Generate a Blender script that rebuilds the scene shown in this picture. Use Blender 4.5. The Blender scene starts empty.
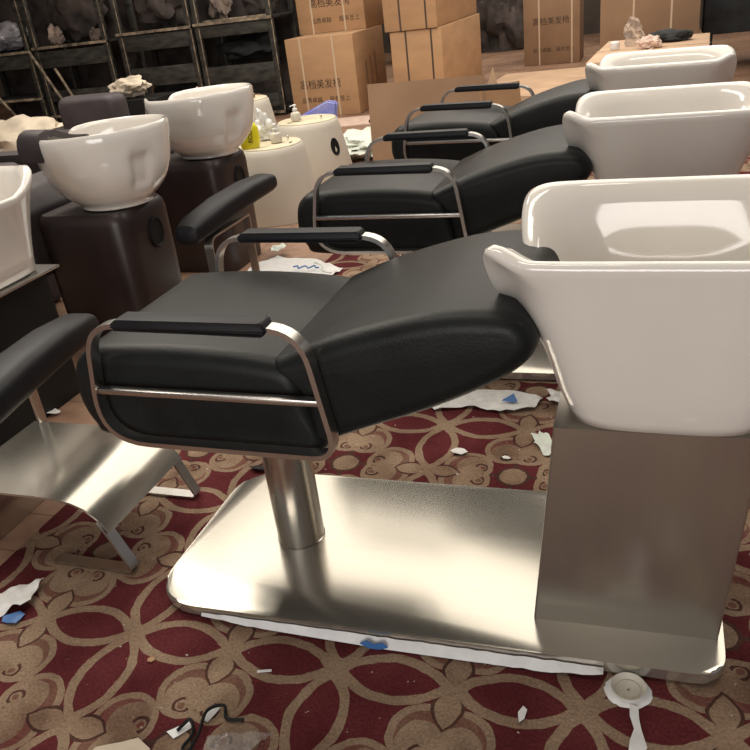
import bpy, bmesh, math, random
from mathutils import Vector, Matrix, noise
S = bpy.context.scene
COL = S.collection
PI = math.pi

# ---------------------------------------------------------------- camera, world, lights, exposure
cam = bpy.data.cameras.new('camera')
cam.lens = 36 * 785 / 750.0
cam.sensor_width = 36
cam.clip_start = 0.02
co = bpy.data.objects.new('camera', cam)
COL.objects.link(co)
R = ((0.94564633, 0.04273953, -0.3223761), (0.30548601, -0.4566324, 0.83556278), (-0.11149581, -0.88862826, -0.44486908))
m = Matrix(((R[0][0], -R[0][1], -R[0][2], 0), (R[1][0], -R[1][1], -R[1][2], 0), (R[2][0], -R[2][1], -R[2][2], 1.2), (0, 0, 0, 1)))
co.matrix_world = m
S.camera = co

w = bpy.data.worlds.new('world')
S.world = w
w.use_nodes = True
w.node_tree.nodes['Background'].inputs[0].default_value = (0.80, 0.86, 1.0, 1)
w.node_tree.nodes['Background'].inputs[1].default_value = 0.16

def area(name, loc, rot, sx, sy, power, color):
    l = bpy.data.lights.new(name, 'AREA')
    l.shape = 'RECTANGLE'; l.size = sx; l.size_y = sy; l.energy = power; l.color = color
    o = bpy.data.objects.new(name, l); COL.objects.link(o)
    o.location = loc; o.rotation_euler = rot
    return o
WARM = (1.0, 0.93, 0.82)
area('ceiling_light', (-1.3, 8.2, 3.7), (0, 0, 0), 5.2, 11.0, 300, WARM)
area('doorway_daylight', (-0.5, -2.9, 1.25), (PI / 2, 0, 0), 2.4, 1.9, 60, (1.0, .94, .87))
area('ceiling_light', (-3.6, 3.6, 3.7), (0, 0, 0), 0.8, 2.6, 95, WARM)
area('ceiling_light', (1.8, 3.6, 3.7), (0, 0, 0), 1.0, 2.6, 25, WARM)
area('ceiling_light', (-1.2, 1.2, 3.7), (0, 0, 0), 2.2, .5, 22, WARM)

S.view_settings.view_transform = 'Standard'
S.view_settings.look = 'None'
S.view_settings.gamma = 1
S.view_settings.use_curve_mapping = False
S.view_settings.exposure = 0.45

# ---------------------------------------------------------------- material helpers
class N:
    """tiny expression wrapper round math nodes"""
    def __init__(s, t, sock): s.t = t; s.s = sock
    def op(s, o, b=None, c=None):
        n = s.t.nodes.new('ShaderNodeMath'); n.operation = o
        for i, v in enumerate((s, b, c)):
            if v is None: continue
            if isinstance(v, N): s.t.links.new(v.s, n.inputs[i])
            else: n.inputs[i].default_value = v
        return N(s.t, n.outputs[0])
    def __add__(s, o): return s.op('ADD', o)
    def __sub__(s, o): return s.op('SUBTRACT', o)
    def __mul__(s, o): return s.op('MULTIPLY', o)
    def __truediv__(s, o): return s.op('DIVIDE', o)
    def lt(s, o): return s.op('LESS_THAN', o)
    def gt(s, o): return s.op('GREATER_THAN', o)
    def abs(s): return s.op('ABSOLUTE')
    def min(s, o): return s.op('MINIMUM', o)
    def max(s, o): return s.op('MAXIMUM', o)
    def pw(s, e): return s.op('POWER', e)

def mat(name, color=(.5, .5, .5), rough=.5, metal=0, coat=0, spec=.5, trans=0, alpha=1, sheen=0, ior=None):
    m = bpy.data.materials.new(name); m.use_nodes = True
    b = m.node_tree.nodes['Principled BSDF']
    b.inputs['Base Color'].default_value = (*color, 1)
    b.inputs['Roughness'].default_value = rough
    b.inputs['Metallic'].default_value = metal
    b.inputs['Coat Weight'].default_value = coat
    b.inputs['Coat Roughness'].default_value = .05
    b.inputs['Specular IOR Level'].default_value = spec
    b.inputs['Transmission Weight'].default_value = trans
    b.inputs['Alpha'].default_value = alpha
    b.inputs['Sheen Weight'].default_value = sheen
    if ior: b.inputs['IOR'].default_value = ior
    return m

def node(m, kind, **kw):
    n = m.node_tree.nodes.new(kind)
    for k, v in kw.items():
        if k in n.inputs.keys(): n.inputs[k].default_value = v
        else: setattr(n, k, v)
    return n

def bsdf(m): return m.node_tree.nodes['Principled BSDF']

def noisy(m, scale=(5, 5, 5), amount=.15, c2=None, bump=0, bump_scale=60, detail=4, rough_var=0):
    """base colour varied by noise, optional fine bump"""
    t = m.node_tree; b = bsdf(m)
    c = list(b.inputs['Base Color'].default_value)
    tc = node(m, 'ShaderNodeTexCoord'); mp = node(m, 'ShaderNodeMapping')
    mp.inputs['Scale'].default_value = scale
    t.links.new(tc.outputs['Object'], mp.inputs[0])
    nz = node(m, 'ShaderNodeTexNoise', Scale=1.0, Detail=detail)
    t.links.new(mp.outputs[0], nz.inputs['Vector'])
    r = node(m, 'ShaderNodeValToRGB')
    r.color_ramp.elements[0].position = .3; r.color_ramp.elements[1].position = .7
    r.color_ramp.elements[0].color = (*[x * (1 - amount) for x in (c2 or c)[:3]], 1)
    r.color_ramp.elements[1].color = (*[min(1, x * (1 + amount)) for x in c[:3]], 1)
    t.links.new(nz.outputs['Fac'], r.inputs[0]); t.links.new(r.outputs[0], b.inputs['Base Color'])
    if rough_var:
        ma = node(m, 'ShaderNodeMapRange'); ro = b.inputs['Roughness'].default_value
        ma.inputs['To Min'].default_value = max(.02, ro - rough_var); ma.inputs['To Max'].default_value = ro + rough_var
        t.links.new(nz.outputs['Fac'], ma.inputs[0]); t.links.new(ma.outputs[0], b.inputs['Roughness'])
    if bump:
        n2 = node(m, 'ShaderNodeTexNoise', Scale=bump_scale, Detail=3.0)
        t.links.new(tc.outputs['Object'], n2.inputs['Vector'])
        bp = node(m, 'ShaderNodeBump', Strength=bump, Distance=.004)
        t.links.new(n2.outputs['Fac'], bp.inputs['Height']); t.links.new(bp.outputs[0], b.inputs['Normal'])
    return m

M = {}
M['black'] = noisy(mat('black_leatherette', (.010, .0115, .0115), .44, spec=.25), (9, 9, 9), .25, bump=.12, bump_scale=180, rough_var=.05)
M['pad'] = noisy(mat('black_armrest_foam', (.010, .010, .013), .5, spec=.3), (20, 20, 20), .2, bump=.1, bump_scale=150)
M['brown'] = noisy(mat('dark_brown_leatherette', (.026, .016, .015), .38), (6, 6, 6), .2, bump=.12, bump_scale=150, rough_var=.05)
M['plum'] = noisy(mat('dark_plum_leatherette', (.052, .043, .046), .55, spec=.35), (8, 8, 8), .2, bump=.1, bump_scale=120)
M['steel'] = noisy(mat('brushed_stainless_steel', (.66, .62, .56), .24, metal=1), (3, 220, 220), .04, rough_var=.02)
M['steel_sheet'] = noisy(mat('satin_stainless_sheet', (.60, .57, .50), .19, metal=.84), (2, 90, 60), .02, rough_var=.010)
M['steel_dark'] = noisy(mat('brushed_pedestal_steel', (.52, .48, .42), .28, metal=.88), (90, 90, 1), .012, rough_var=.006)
M['frame'] = noisy(mat('satin_frame_steel', (.60, .58, .55), .28, metal=1), (30, 30, 30), .04, rough_var=.015)
M['ceramic'] = mat('glazed_white_ceramic', (.84, .80, .74), .10, coat=1)
M['chrome'] = mat('chrome', (.8, .8, .8), .08, metal=1)
M['plastic'] = noisy(mat('matt_white_plastic', (.62, .58, .50), .45), (4, 4, 4), .05)
M['cream'] = noisy(mat('cream_plastic', (.60, .53, .38), .5), (12, 12, 12), .12)
M['yellow'] = mat('yellow_plastic', (.80, .72, .02), .35)
M['hole'] = mat('black_rubber', (.006, .006, .006), .6, spec=.25)
M['film'] = noisy(mat('white_film', (.78, .78, .78), .45), (30, 30, 30), .08)
M['paper'] = noisy(mat('white_paper', (.75, .74, .72), .7), (40, 40, 40), .12, bump=.5, bump_scale=25)
M['greenpaper'] = noisy(mat('pale_green_paper', (.60, .66, .58), .6), (40, 40, 40), .25, c2=(.75, .76, .72), bump=.5, bump_scale=25)
M['blue'] = mat('blue_print', (.05, .16, .42), .5)
M['bluewrap'] = noisy(mat('blue_violet_wrapper', (.14, .16, .50), .35), (14, 14, 14), .2, c2=(.45, .45, .65))
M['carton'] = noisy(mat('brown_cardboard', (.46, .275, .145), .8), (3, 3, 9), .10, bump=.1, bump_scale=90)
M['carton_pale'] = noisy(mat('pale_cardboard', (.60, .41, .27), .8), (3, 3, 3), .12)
M['carton_dark'] = noisy(mat('dark_brown_cardboard', (.30, .185, .11), .8), (3, 3, 3), .12)  # deeper brown than the other cardboards, varied by noise
M['ink'] = mat('printing_ink', (.05, .03, .02), .8)
M['strap'] = mat('packing_strap', (.62, .48, .34), .5)
M['strap_dark'] = mat('dark_strap', (.08, .05, .035), .5)
M['rack'] = noisy(mat('dark_weathered_wood', (.050, .048, .040), .7), (6, 6, 20), .45, c2=(.020, .018, .016), bump=.5, bump_scale=40)
M['rackedge'] = noisy(mat('worn_board_edge', (.34, .27, .19), .7), (14, 14, 14), .5, c2=(.08, .065, .05), bump=.3, bump_scale=60)
M['cloth'] = noisy(mat('dusty_dark_cloth', (.075, .058, .052), .85), (5, 5, 5), .5, c2=(.03, .025, .023), bump=.6, bump_scale=12)
M['cloth_black'] = noisy(mat('black_cloth', (.02, .022, .024), .8), (8, 8, 8), .4, bump=.6, bump_scale=20)
M['cloth_tan'] = noisy(mat('tan_cloth', (.30, .23, .19), .85), (5, 5, 5), .4, c2=(.12, .09, .08), bump=.6, bump_scale=12)
M['cream_cloth'] = noisy(mat('cream_fabric', (.55, .47, .37), .85), (6, 6, 6), .2, bump=.5, bump_scale=14)
M['bag'] = noisy(mat('grey_plastic_bag', (.38, .37, .40), .3), (7, 7, 7), .4, c2=(.16, .15, .17), bump=.9, bump_scale=16)
M['clear'] = mat('clear_plastic', (.9, .9, .9), .12, trans=.85, ior=1.3, alpha=.55)
M['wire'] = mat('dark_wire', (.04, .03, .03), .5)
M['wall'] = noisy(mat('dingy_plaster', (.07, .055, .045), .9), (1.5, 1.5, 1.5), .35)
M['ceil'] = noisy(mat('grey_ceiling', (.55, .52, .47), .9), (1, 1, 1), .1)
M['pinkbag'] = noisy(mat('pale_pink_bag', (.72, .55, .46), .5), (12, 12, 12), .15, bump=.6, bump_scale=25)

def floor_material():
    m = mat('dusty_brown_floor', (.3, .2, .14), .6)
    t = m.node_tree; b = bsdf(m)
    tc = node(m, 'ShaderNodeTexCoord')
    n1 = node(m, 'ShaderNodeTexNoise', Scale=1.6, Detail=8.0)
    n2 = node(m, 'ShaderNodeTexNoise', Scale=18.0, Detail=4.0)
    for n in (n1, n2): t.links.new(tc.outputs['Object'], n.inputs['Vector'])
    r = node(m, 'ShaderNodeValToRGB')
    e = r.color_ramp.elements
    e[0].position = .3; e[0].color = (.20, .115, .075, 1); e[1].position = .72; e[1].color = (.42, .27, .18, 1)
    t.links.new(n1.outputs['Fac'], r.inputs[0])
    br = node(m, 'ShaderNodeTexBrick')
    br.offset = .5
    for k, v in (('Color1', (1, .96, .94, 1)), ('Color2', (.86, .80, .78, 1)), ('Mortar', (.62, .55, .5, 1)), ('Scale', 1.0), ('Mortar Size', .004), ('Brick Width', .30), ('Row Height', .15)):
        br.inputs[k].default_value = v
    t.links.new(tc.outputs['Object'], br.inputs['Vector'])
    mx = node(m, 'ShaderNodeMix', data_type='RGBA', blend_type='MULTIPLY'); mx.inputs[0].default_value = 1
    t.links.new(r.outputs[0], mx.inputs[6]); t.links.new(br.outputs[0], mx.inputs[7])
    m2 = node(m, 'ShaderNodeMix', data_type='RGBA', blend_type='OVERLAY'); m2.inputs[0].default_value = .5
    t.links.new(mx.outputs[2], m2.inputs[6]); t.links.new(n2.outputs['Fac'], m2.inputs[7])
    t.links.new(m2.outputs[2], b.inputs['Base Color'])
    return m
M['floor'] = floor_material()

def carpet_material():
    m = mat('patterned_carpet', (.2, .1, .1), .95, spec=.1)
    t = m.node_tree; b = bsdf(m)
    tc = node(m, 'ShaderNodeTexCoord')
    nz = node(m, 'ShaderNodeTexNoise', Scale=22.0, Detail=2.0)
    t.links.new(tc.outputs['Object'], nz.inputs['Vector'])
    sx = node(m, 'ShaderNodeSeparateXYZ'); t.links.new(tc.outputs['Object'], sx.inputs[0])
    sn = node(m, 'ShaderNodeSeparateColor'); t.links.new(nz.outputs['Color'], sn.inputs[0])
    a = .235
    X = N(t, sx.outputs[0]) + (N(t, sn.outputs[0]) - .5) * .012
    Y = N(t, sx.outputs[1]) + (N(t, sn.outputs[1]) - .5) * .012
    U = (X + (.78 + 2 * a * 20)).op('PINGPONG', a)
    W = (Y + (-.77 + 2 * a * 20)).op('PINGPONG', a)
    u = U.min(W); v = U.max(W)
    def dist(cu, cv, su=1, sv=1):
        p = (u - cu) * su; q = (v - cv) * sv
        return (p * p + q * q).pw(.5)
    lens = dist(a / 2, a + .089)
    petal = lens.lt(.1485); petal_in = lens.lt(.128)
    lobe = dist(.030, .125)
    inside = lobe.lt(.062)
    band = (lobe - .0605).abs().lt(.0075)
    leaf_w = ((v - .190) / .046); leaf_e = (leaf_w * leaf_w).op('MULTIPLY', -.028) + .028
    leaf = u.lt(leaf_e); leaf_line = (u - leaf_e).abs().lt(.0035) * leaf_w.abs().lt(1.1)
    s1 = dist(.034, .112); blob = s1.lt(.044)
    curl = (dist(.030, .088) - .016).abs().lt(.0034) * (v - u * 1.2).lt(.066)
    eye = dist(.030, .086).lt(.0075)
    curl2 = dist(.034, .098).lt(.006)
    core = dist(0, 0); core_b = core.lt(.036); core_line = (core - .040).abs().lt(.004)
    stem = u.lt(.006) * v.lt(.13)
    # colours
    n3 = node(m, 'ShaderNodeTexNoise', Scale=7.0, Detail=5.0); t.links.new(tc.outputs['Object'], n3.inputs['Vector'])
    n4 = node(m, 'ShaderNodeTexNoise', Scale=170.0, Detail=2.0); t.links.new(tc.outputs['Object'], n4.inputs['Vector'])
    def ramp(c1, c2):
        r = node(m, 'ShaderNodeValToRGB'); e = r.color_ramp.elements
        e[0].position = .35; e[1].position = .65; e[0].color = (*c1, 1); e[1].color = (*c2, 1)
        t.links.new(n3.outputs['Fac'], r.inputs[0]); return r.outputs[0]
    red = ramp((.078, .014, .017), (.125, .027, .030))
    beige = ramp((.20, .135, .092), (.31, .22, .150))
    tan = ramp((.15, .092, .062), (.33, .235, .160))
    ground = ramp((.12, .040, .034), (.20, .11, .078))
    dark = ramp((.045, .020, .018), (.10, .05, .036))
    def mix(f, c1, c2):
        n = node(m, 'ShaderNodeMix', data_type='RGBA'); t.links.new(f.s, n.inputs[0])
        t.links.new(c1, n.inputs[6]); t.links.new(c2, n.inputs[7]); return n.outputs[2]
    c = mix(inside, red, ground)
    c = mix(stem, c, dark)
    c = mix(blob, c, tan); c = mix(core_b, c, tan); c = mix(core_line, c, dark)
    c = mix(curl, c, dark); c = mix(eye, c, ground);
    c = mix(band, c, beige)
    c = mix(leaf, c, tan); c = mix(leaf_line, c, dark)
    c = mix(petal, c, beige); c = mix(petal_in, c, red)
    ov = node(m, 'ShaderNodeMix', data_type='RGBA', blend_type='OVERLAY'); ov.inputs[0].default_value = .55
    t.links.new(c, ov.inputs[6]); t.links.new(n4.outputs['Fac'], ov.inputs[7])
    # light dust speckles
    n5 = node(m, 'ShaderNodeTexNoise', Scale=60.0, Detail=3.0); t.links.new(tc.outputs['Object'], n5.inputs['Vector'])
    dust = N(t, n5.outputs['Fac']).gt(.735)
    dc = node(m, 'ShaderNodeRGB'); dc.outputs[0].default_value = (.42, .36, .30, 1)
    c = mix(dust, ov.outputs[2], dc.outputs[0])
    t.links.new(c, b.inputs['Base Color'])
    bp = node(m, 'ShaderNodeBump', Strength=.5, Distance=.004)
    t.links.new(n4.outputs['Fac'], bp.inputs['Height']); t.links.new(bp.outputs[0], b.inputs['Normal'])
    return m
M['carpet'] = carpet_material()

# ---------------------------------------------------------------- object helpers
def tag(o, label=None, cat=None, group=None, kind=None):
    if label: o['label'] = label
    if cat: o['category'] = cat
    if group: o['group'] = group
    if kind: o['kind'] = kind
    return o

def thing(name, label, cat, loc=(0, 0, 0), rz=0, group=None):
    o = bpy.data.objects.new(name, None); COL.objects.link(o)
    o.empty_display_size = .05
    o.location = loc; o.rotation_euler = (0, 0, rz)
    return tag(o, label, cat, group)

def obj(name, bm, material, parent=None, smooth=35, loc=None, rot=None):
    bmesh.ops.recalc_face_normals(bm, faces=bm.faces[:])
    me = bpy.data.meshes.new(name); bm.to_mesh(me); bm.free()
    for mm in (material if isinstance(material, (list, tuple)) else [material]): me.materials.append(mm)
    if smooth:
        for p in me.polygons: p.use_smooth = p.loop_total < 12
        me.set_sharp_from_angle(angle=math.radians(smooth))
    o = bpy.data.objects.new(name, me); COL.objects.link(o)
    if parent: o.parent = parent
    if loc: o.location = loc
    if rot: o.rotation_euler = rot
    return o

def copy_tree(o, parent=None):
    c = o.copy(); COL.objects.link(c)
    if parent: c.parent = parent
    for ch in list(o.children): copy_tree(ch, c)
    return c

def box(x0, x1, y0, y1, z0, z1, bev=0, seg=2, bm=None):
    bm = bm or bmesh.new()
    vs = [bm.verts.new(p) for p in ((x0, y0, z0), (x1, y0, z0), (x1, y1, z0), (x0, y1, z0), (x0, y0, z1), (x1, y0, z1), (x1, y1, z1), (x0, y1, z1))]
    fs = [bm.faces.new([vs[i] for i in f]) for f in ((0, 3, 2, 1), (4, 5, 6, 7), (0, 1, 5, 4), (1, 2, 6, 5), (2, 3, 7, 6), (3, 0, 4, 7))]
    if bev:
        es = list({e for f in fs for e in f.edges})
        bmesh.ops.bevel(bm, geom=es, offset=bev, segments=seg, affect='EDGES', profile=.5)
    return bm

def round_poly(pts, rad, seg=6):
    """round the corners of a closed 2D polygon"""
    out = []; n = len(pts)
    for i in range(n):
        p = Vector(pts[i]); a = Vector(pts[i - 1]); c = Vector(pts[(i + 1) % n])
        r = rad[i] if isinstance(rad, (list, tuple)) else rad
        d1 = (a - p); d2 = (c - p)
        if r <= 0: out.append(p); continue
        d1n, d2n = d1.normalized(), d2.normalized()
        ang = d1n.angle(d2n)
        tl = min(r / max(math.tan(ang / 2), 1e-3), d1.length * .49, d2.length * .49)
        s, e = p + d1n * tl, p + d2n * tl
        for k in range(seg + 1):
            t = k / seg
            out.append(s * (1 - t) ** 2 + p * 2 * t * (1 - t) + e * t * t)
    return out

def prism(poly, a0, a1, axis='y', bev=0, seg=3, bm=None):
    """extrude a 2D outline: axis y -> outline in XZ, axis z -> outline in XY"""
    bm = bm or bmesh.new()
    def P(p, a): return (p[0], a, p[1]) if axis == 'y' else ((p[0], p[1], a) if axis == 'z' else (a, p[0], p[1]))
    A = [bm.verts.new(P(p, a0)) for p in poly]; B = [bm.verts.new(P(p, a1)) for p in poly]
    n = len(poly); fa = bm.faces.new(A); fb = bm.faces.new(list(reversed(B)))
    for i in range(n): bm.faces.new((A[i], B[i], B[(i + 1) % n], A[(i + 1) % n]))
    if bev:
        es = list(fa.edges) + list(fb.edges)
        bmesh.ops.bevel(bm, geom=es, offset=bev, segments=seg, affect='EDGES', profile=.5)
    return bm

def pillow(poly, y0, y1, r, spine, n=7):
    """cushion: outline in XZ swept from y0 to y1, both ends rounded over towards its spine"""
    P_ = [Vector(p) for p in poly]; A = Vector(spine[0]); B = Vector(spine[1]); D = B - A
    nr = []
    for p in P_:
        t = min(1, max(0, (p - A).dot(D) / D.length_squared)); nr.append(A + D * t - p)
    st = [(y0 + r * (1 - math.sin(PI / 2 * k / n)), r * (1 - math.cos(PI / 2 * k / n))) for k in range(n, -1, -1)]
    st = [(y0 - .0008, r + .012), (y0, r + .004)] + st
    st += [(y1 - (a - y0), o) for a, o in reversed(st)]
    return loft([[(p.x + q.x * min(.85, o / q.length), y, p.y + q.y * min(.85, o / q.length)) for p, q in zip(P_, nr)] for y, o in st])

def spline(pts, n=5):
    """closed smooth curve through points"""
    out = []; L = len(pts)
    for i in range(L):
        p0, p1, p2, p3 = (Vector(pts[(i + k) % L]) for k in (-1, 0, 1, 2))
        for k in range(n):
            t = k / n
            out.append(.5 * ((2 * p1) + (p2 - p0) * t + (2 * p0 - 5 * p1 + 4 * p2 - p3) * t * t + (3 * p1 - p0 - 3 * p2 + p3) * t ** 3))
    return out

def strip(path, th, a0, a1, axis='y', closed=True, bm=None, bev=0):
    """flat bar bent along a 2D path, th thick, running from a0 to a1 on the other axis"""
    n = len(path); ins = []; 
    for i in range(n):
        a = Vector(path[i - 1]) if (closed or i > 0) else Vector(path[i])
        c = Vector(path[(i + 1) % n]) if (closed or i < n - 1) else Vector(path[i])
        d = (c - a).normalized(); ins.append(Vector((-d.y, d.x)) * th)
    bm = bm or bmesh.new()
    def P(p, a): return (p[0], a, p[1]) if axis == 'y' else ((p[0], p[1], a) if axis == 'z' else (a, p[0], p[1]))
    rings = []
    for i in range(n):
        p = Vector(path[i]); q = p + ins[i]
        rings.append([bm.verts.new(P(p, a0)), bm.verts.new(P(q, a0)), bm.verts.new(P(q, a1)), bm.verts.new(P(p, a1))])
    rng = range(n) if closed else range(n - 1)
    for i in rng:
        A, B = rings[i], rings[(i + 1) % n]
        for k in range(4): bm.faces.new((A[k], A[(k + 1) % 4], B[(k + 1) % 4], B[k]))
    if not closed:
        bm.faces.new(rings[0]); bm.faces.new(list(reversed(rings[-1])))
    return bm

def loft(rings, bm=None, cap0=True, cap1=True):
    bm = bm or bmesh.new()
    V = [[bm.verts.new(p) for p in r] for r in rings]; n = len(rings[0])
    for a, b in zip(V, V[1:]):
        for i in range(n): bm.faces.new((a[i], a[(i + 1) % n], b[(i + 1) % n], b[i]))
    if cap0: bm.faces.new(list(reversed(V[0])))
    if cap1: bm.faces.new(V[-1])
    return bm

def lathe(prof, seg=32, c=(0, 0), cap0=True, cap1=True, bm=None, sx=1, sy=1):
    return loft([[(c[0] + r * sx * math.cos(2 * PI * k / seg), c[1] + r * sy * math.sin(2 * PI * k / seg), z) for k in range(seg)] for r, z in prof], bm, cap0, cap1)

def tube(path, r, seg=8, bm=None):
    bm = bm or bmesh.new(); rings = []; pts = [Vector(p) for p in path]
    up = Vector((0.13, .2, 1)).normalized()
    for i, p in enumerate(pts):
        d = (pts[min(i + 1, len(pts) - 1)] - pts[max(i - 1, 0)]).normalized()
        s = d.cross(up)
        if s.length < .05: s = d.cross(Vector((1, 0, 0)))
        s.normalize(); q = s.cross(d)
        rings.append([p + (s * math.cos(2 * PI * k / seg) + q * math.sin(2 * PI * k / seg)) * r for k in range(seg)])
    return loft(rings, bm)

def lump(c, r, seed=0, amp=.3, freq=2.0, sub=4, flat=None):
    """crumpled or heaped soft thing; r is a 3-vector of half sizes"""
    bm = bmesh.new(); bmesh.ops.create_icosphere(bm, subdivisions=sub, radius=1)
    for v in bm.verts:
        n = noise.fractal(v.co * freq + Vector((seed * 7.1, seed * 3.3, seed)), 1.0, 2.0, 4)
        k = 1 + amp * n
        v.co = Vector((v.co.x * r[0] * k, v.co.y * r[1] * k, v.co.z * r[2] * k))
        v.co += Vector(c)
        if flat is not None and v.co.z < flat: v.co.z = flat
    return bm

def crumple(outline, z, amp=.006, seed=0, th=.0012, cuts=5):
    """torn sheet lying on the ground: outline in XY, slightly crumpled"""
    bm = bmesh.new()
    vs = [bm.verts.new((x, y, 0)) for x, y in outline]
    bm.faces.new(vs)
    bmesh.ops.triangulate(bm, faces=bm.faces[:])
    bmesh.ops.subdivide_edges(bm, edges=bm.edges[:], cuts=cuts, use_grid_fill=True)
    for v in bm.verts:
        v.co.z = z + .001 + amp * (1 + noise.noise(Vector((v.co.x * 30 + seed, v.co.y * 30, seed)))) * .8
    r = bmesh.ops.extrude_face_region(bm, geom=bm.faces[:])
    for g in r['geom']:
        if isinstance(g, bmesh.types.BMVert): g.co.z += th
    return bm

def soft(pts, n=6):
    out = []; P_ = [Vector(p) for p in pts]
    for i in range(len(P_) - 1):
        p0, p1, p2, p3 = P_[max(i - 1, 0)], P_[i], P_[i + 1], P_[min(i + 2, len(P_) - 1)]
        for k in range(n):
            t = k / n
            out.append(.5 * ((2 * p1) + (p2 - p0) * t + (2 * p0 - 5 * p1 + 4 * p2 - p3) * t * t + (3 * p1 - p0 - 3 * p2 + p3) * t ** 3))
    return out + [P_[-1]]

def ragged(cx, cy, rx, ry, seed, n=12, jag=.35, rot=0):
    rnd = random.Random(seed); out = []
    for k in range(n):
        t = 2 * PI * k / n; q = 1 - jag * rnd.random()
        x, y = rx * q * math.cos(t), ry * q * math.sin(t)
        out.append((cx + x * math.cos(rot) - y * math.sin(rot), cy + x * math.sin(rot) + y * math.cos(rot)))
    return out

def text_mesh(name, body, size, material, parent, loc, rot, extrude=.0008, sx=1):
    cu = bpy.data.curves.new(name, 'FONT'); cu.body = body; cu.size = size; cu.extrude = extrude
    tmp = bpy.data.objects.new(name + '_curve', cu); COL.objects.link(tmp)
    bpy.context.view_layer.update()
    me = bpy.data.meshes.new_from_object(tmp.evaluated_get(bpy.context.evaluated_depsgraph_get()))
    bpy.data.objects.remove(tmp); bpy.data.curves.remove(cu)
    me.materials.clear(); me.materials.append(material)
    o = bpy.data.objects.new(name, me); COL.objects.link(o)
    o.parent = parent; o.location = loc; o.rotation_euler = rot; o.scale = (sx, 1, 1)
    return o

# ---------------------------------------------------------------- setting
tag(obj('floor', box(-11, 7, -3, 15, -.1, 0), M['floor'], smooth=0), kind='structure')
tag(obj('wall_back', box(-11, 7, 15, 15.2, 0, 4), M['wall'], smooth=0), kind='structure')
tag(obj('wall_left', box(-11.2, -11, -3, 15, 0, 4), M['wall'], smooth=0), kind='structure')
tag(obj('ceiling', box(-11, 7, -3, 15, 4, 4.1), M['ceil'], smooth=0), kind='structure')
# red carpet with a step in its left edge
cp = [(-1.50, 6.3), (-1.50, 1.13), (-5, 1.13), (-5, -2), (3, -2), (3, 6.3)]
CZ = .006
tag(obj('carpet', prism(cp, 0.0005, CZ, 'z'), M['carpet'], smooth=0), 'dark red carpet with beige petals, scrolls and floral medallions under the black chairs', 'carpet')

# ---------------------------------------------------------------- black shampoo chairs with rectangular basins
def srect(hx, hy, n=5.0, K=112):
    out = []
    for k in range(K):
        t = 2 * PI * k / K + PI / K
        c, s = math.cos(t), math.sin(t)
        out.append((hx * math.copysign(abs(c) ** (2 / n), c), hy * math.copysign(abs(s) ** (2 / n), s)))
    return out

def rect_basin():
    """flared rectangular shampoo bowl, neck cut-outs in both short ends"""
    z0, zr = .485, .796
    def ring(xl, xr, hy, z, wt, n=5.0, cy=0):
        cx, hx = (xl + xr) / 2, (xr - xl) / 2; out = []
        for x, y in srect(hx, hy, n):
            a, b = x / hx, y / hy
            e = max(0, (abs(a) - .70) / .30); e = e * e * (3 - 2 * e)
            notch = -.150 * e * max(0, 1 - abs(b) ** 1.35)
            horn = (.046 if b < 0 else .006) * e * math.exp(-((abs(b) - .90) / .25) ** 2)
            sgn = 1 if a > 0 else -1
            push = sgn * (.014 * e * abs(b) ** 3 + .32 * notch)
            out.append((cx + x + push * wt, cy + y, z + (notch + horn) * wt))
        return out
    outer = []
    prof = [(0, -.10, .185, .165, 3.6), (.03, -.125, .20, .185, 4.2), (.10, -.13, .205, .195, 4.6), (.25, -.145, .215, .205, 5), (.42, -.160, .23, .215, 5),
            (.58, -.178, .25, .224, 5), (.74, -.200, .272, .234, 5), (.88, -.222, .295, .242, 5), (.96, -.246, .312, .248, 6), (1.0, -.258, .322, .251, 6.5)]
    for t, xl, xr, hy, n in prof:
        outer.append(ring(xl, xr, hy, z0 + (zr - z0) * t, max(0, (t - .25) / .75) ** 1.6, n))
    inner = [ring(-.256, .320, .249, zr + .008, 1, 6.5), ring(-.246, .310, .239, zr + .012, 1, 6.5), ring(-.228, .292, .224, zr + .004, 1, 6),
             ring(-.212, .276, .213, zr - .03, .8, 5), ring(-.180, .252, .198, zr - .10, .35, 4.4), ring(-.155, .225, .180, zr - .17, .08, 4.0), ring(-.11, .18, .145, zr - .215, 0, 3.2),
             ring(-.03, .10, .06, zr - .235, 0, 2.5)]
    return loft(outer + inner)

def frame_path():
    p = [(-.975, .70), (-.585, .70), (-.512, .432), (-1.035, .432)]
    return round_poly([(-.985, .700), (-.545, .700), (-.508, .436), (-1.030, .436)], [.085, .085, .05, .10], 8)

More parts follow.
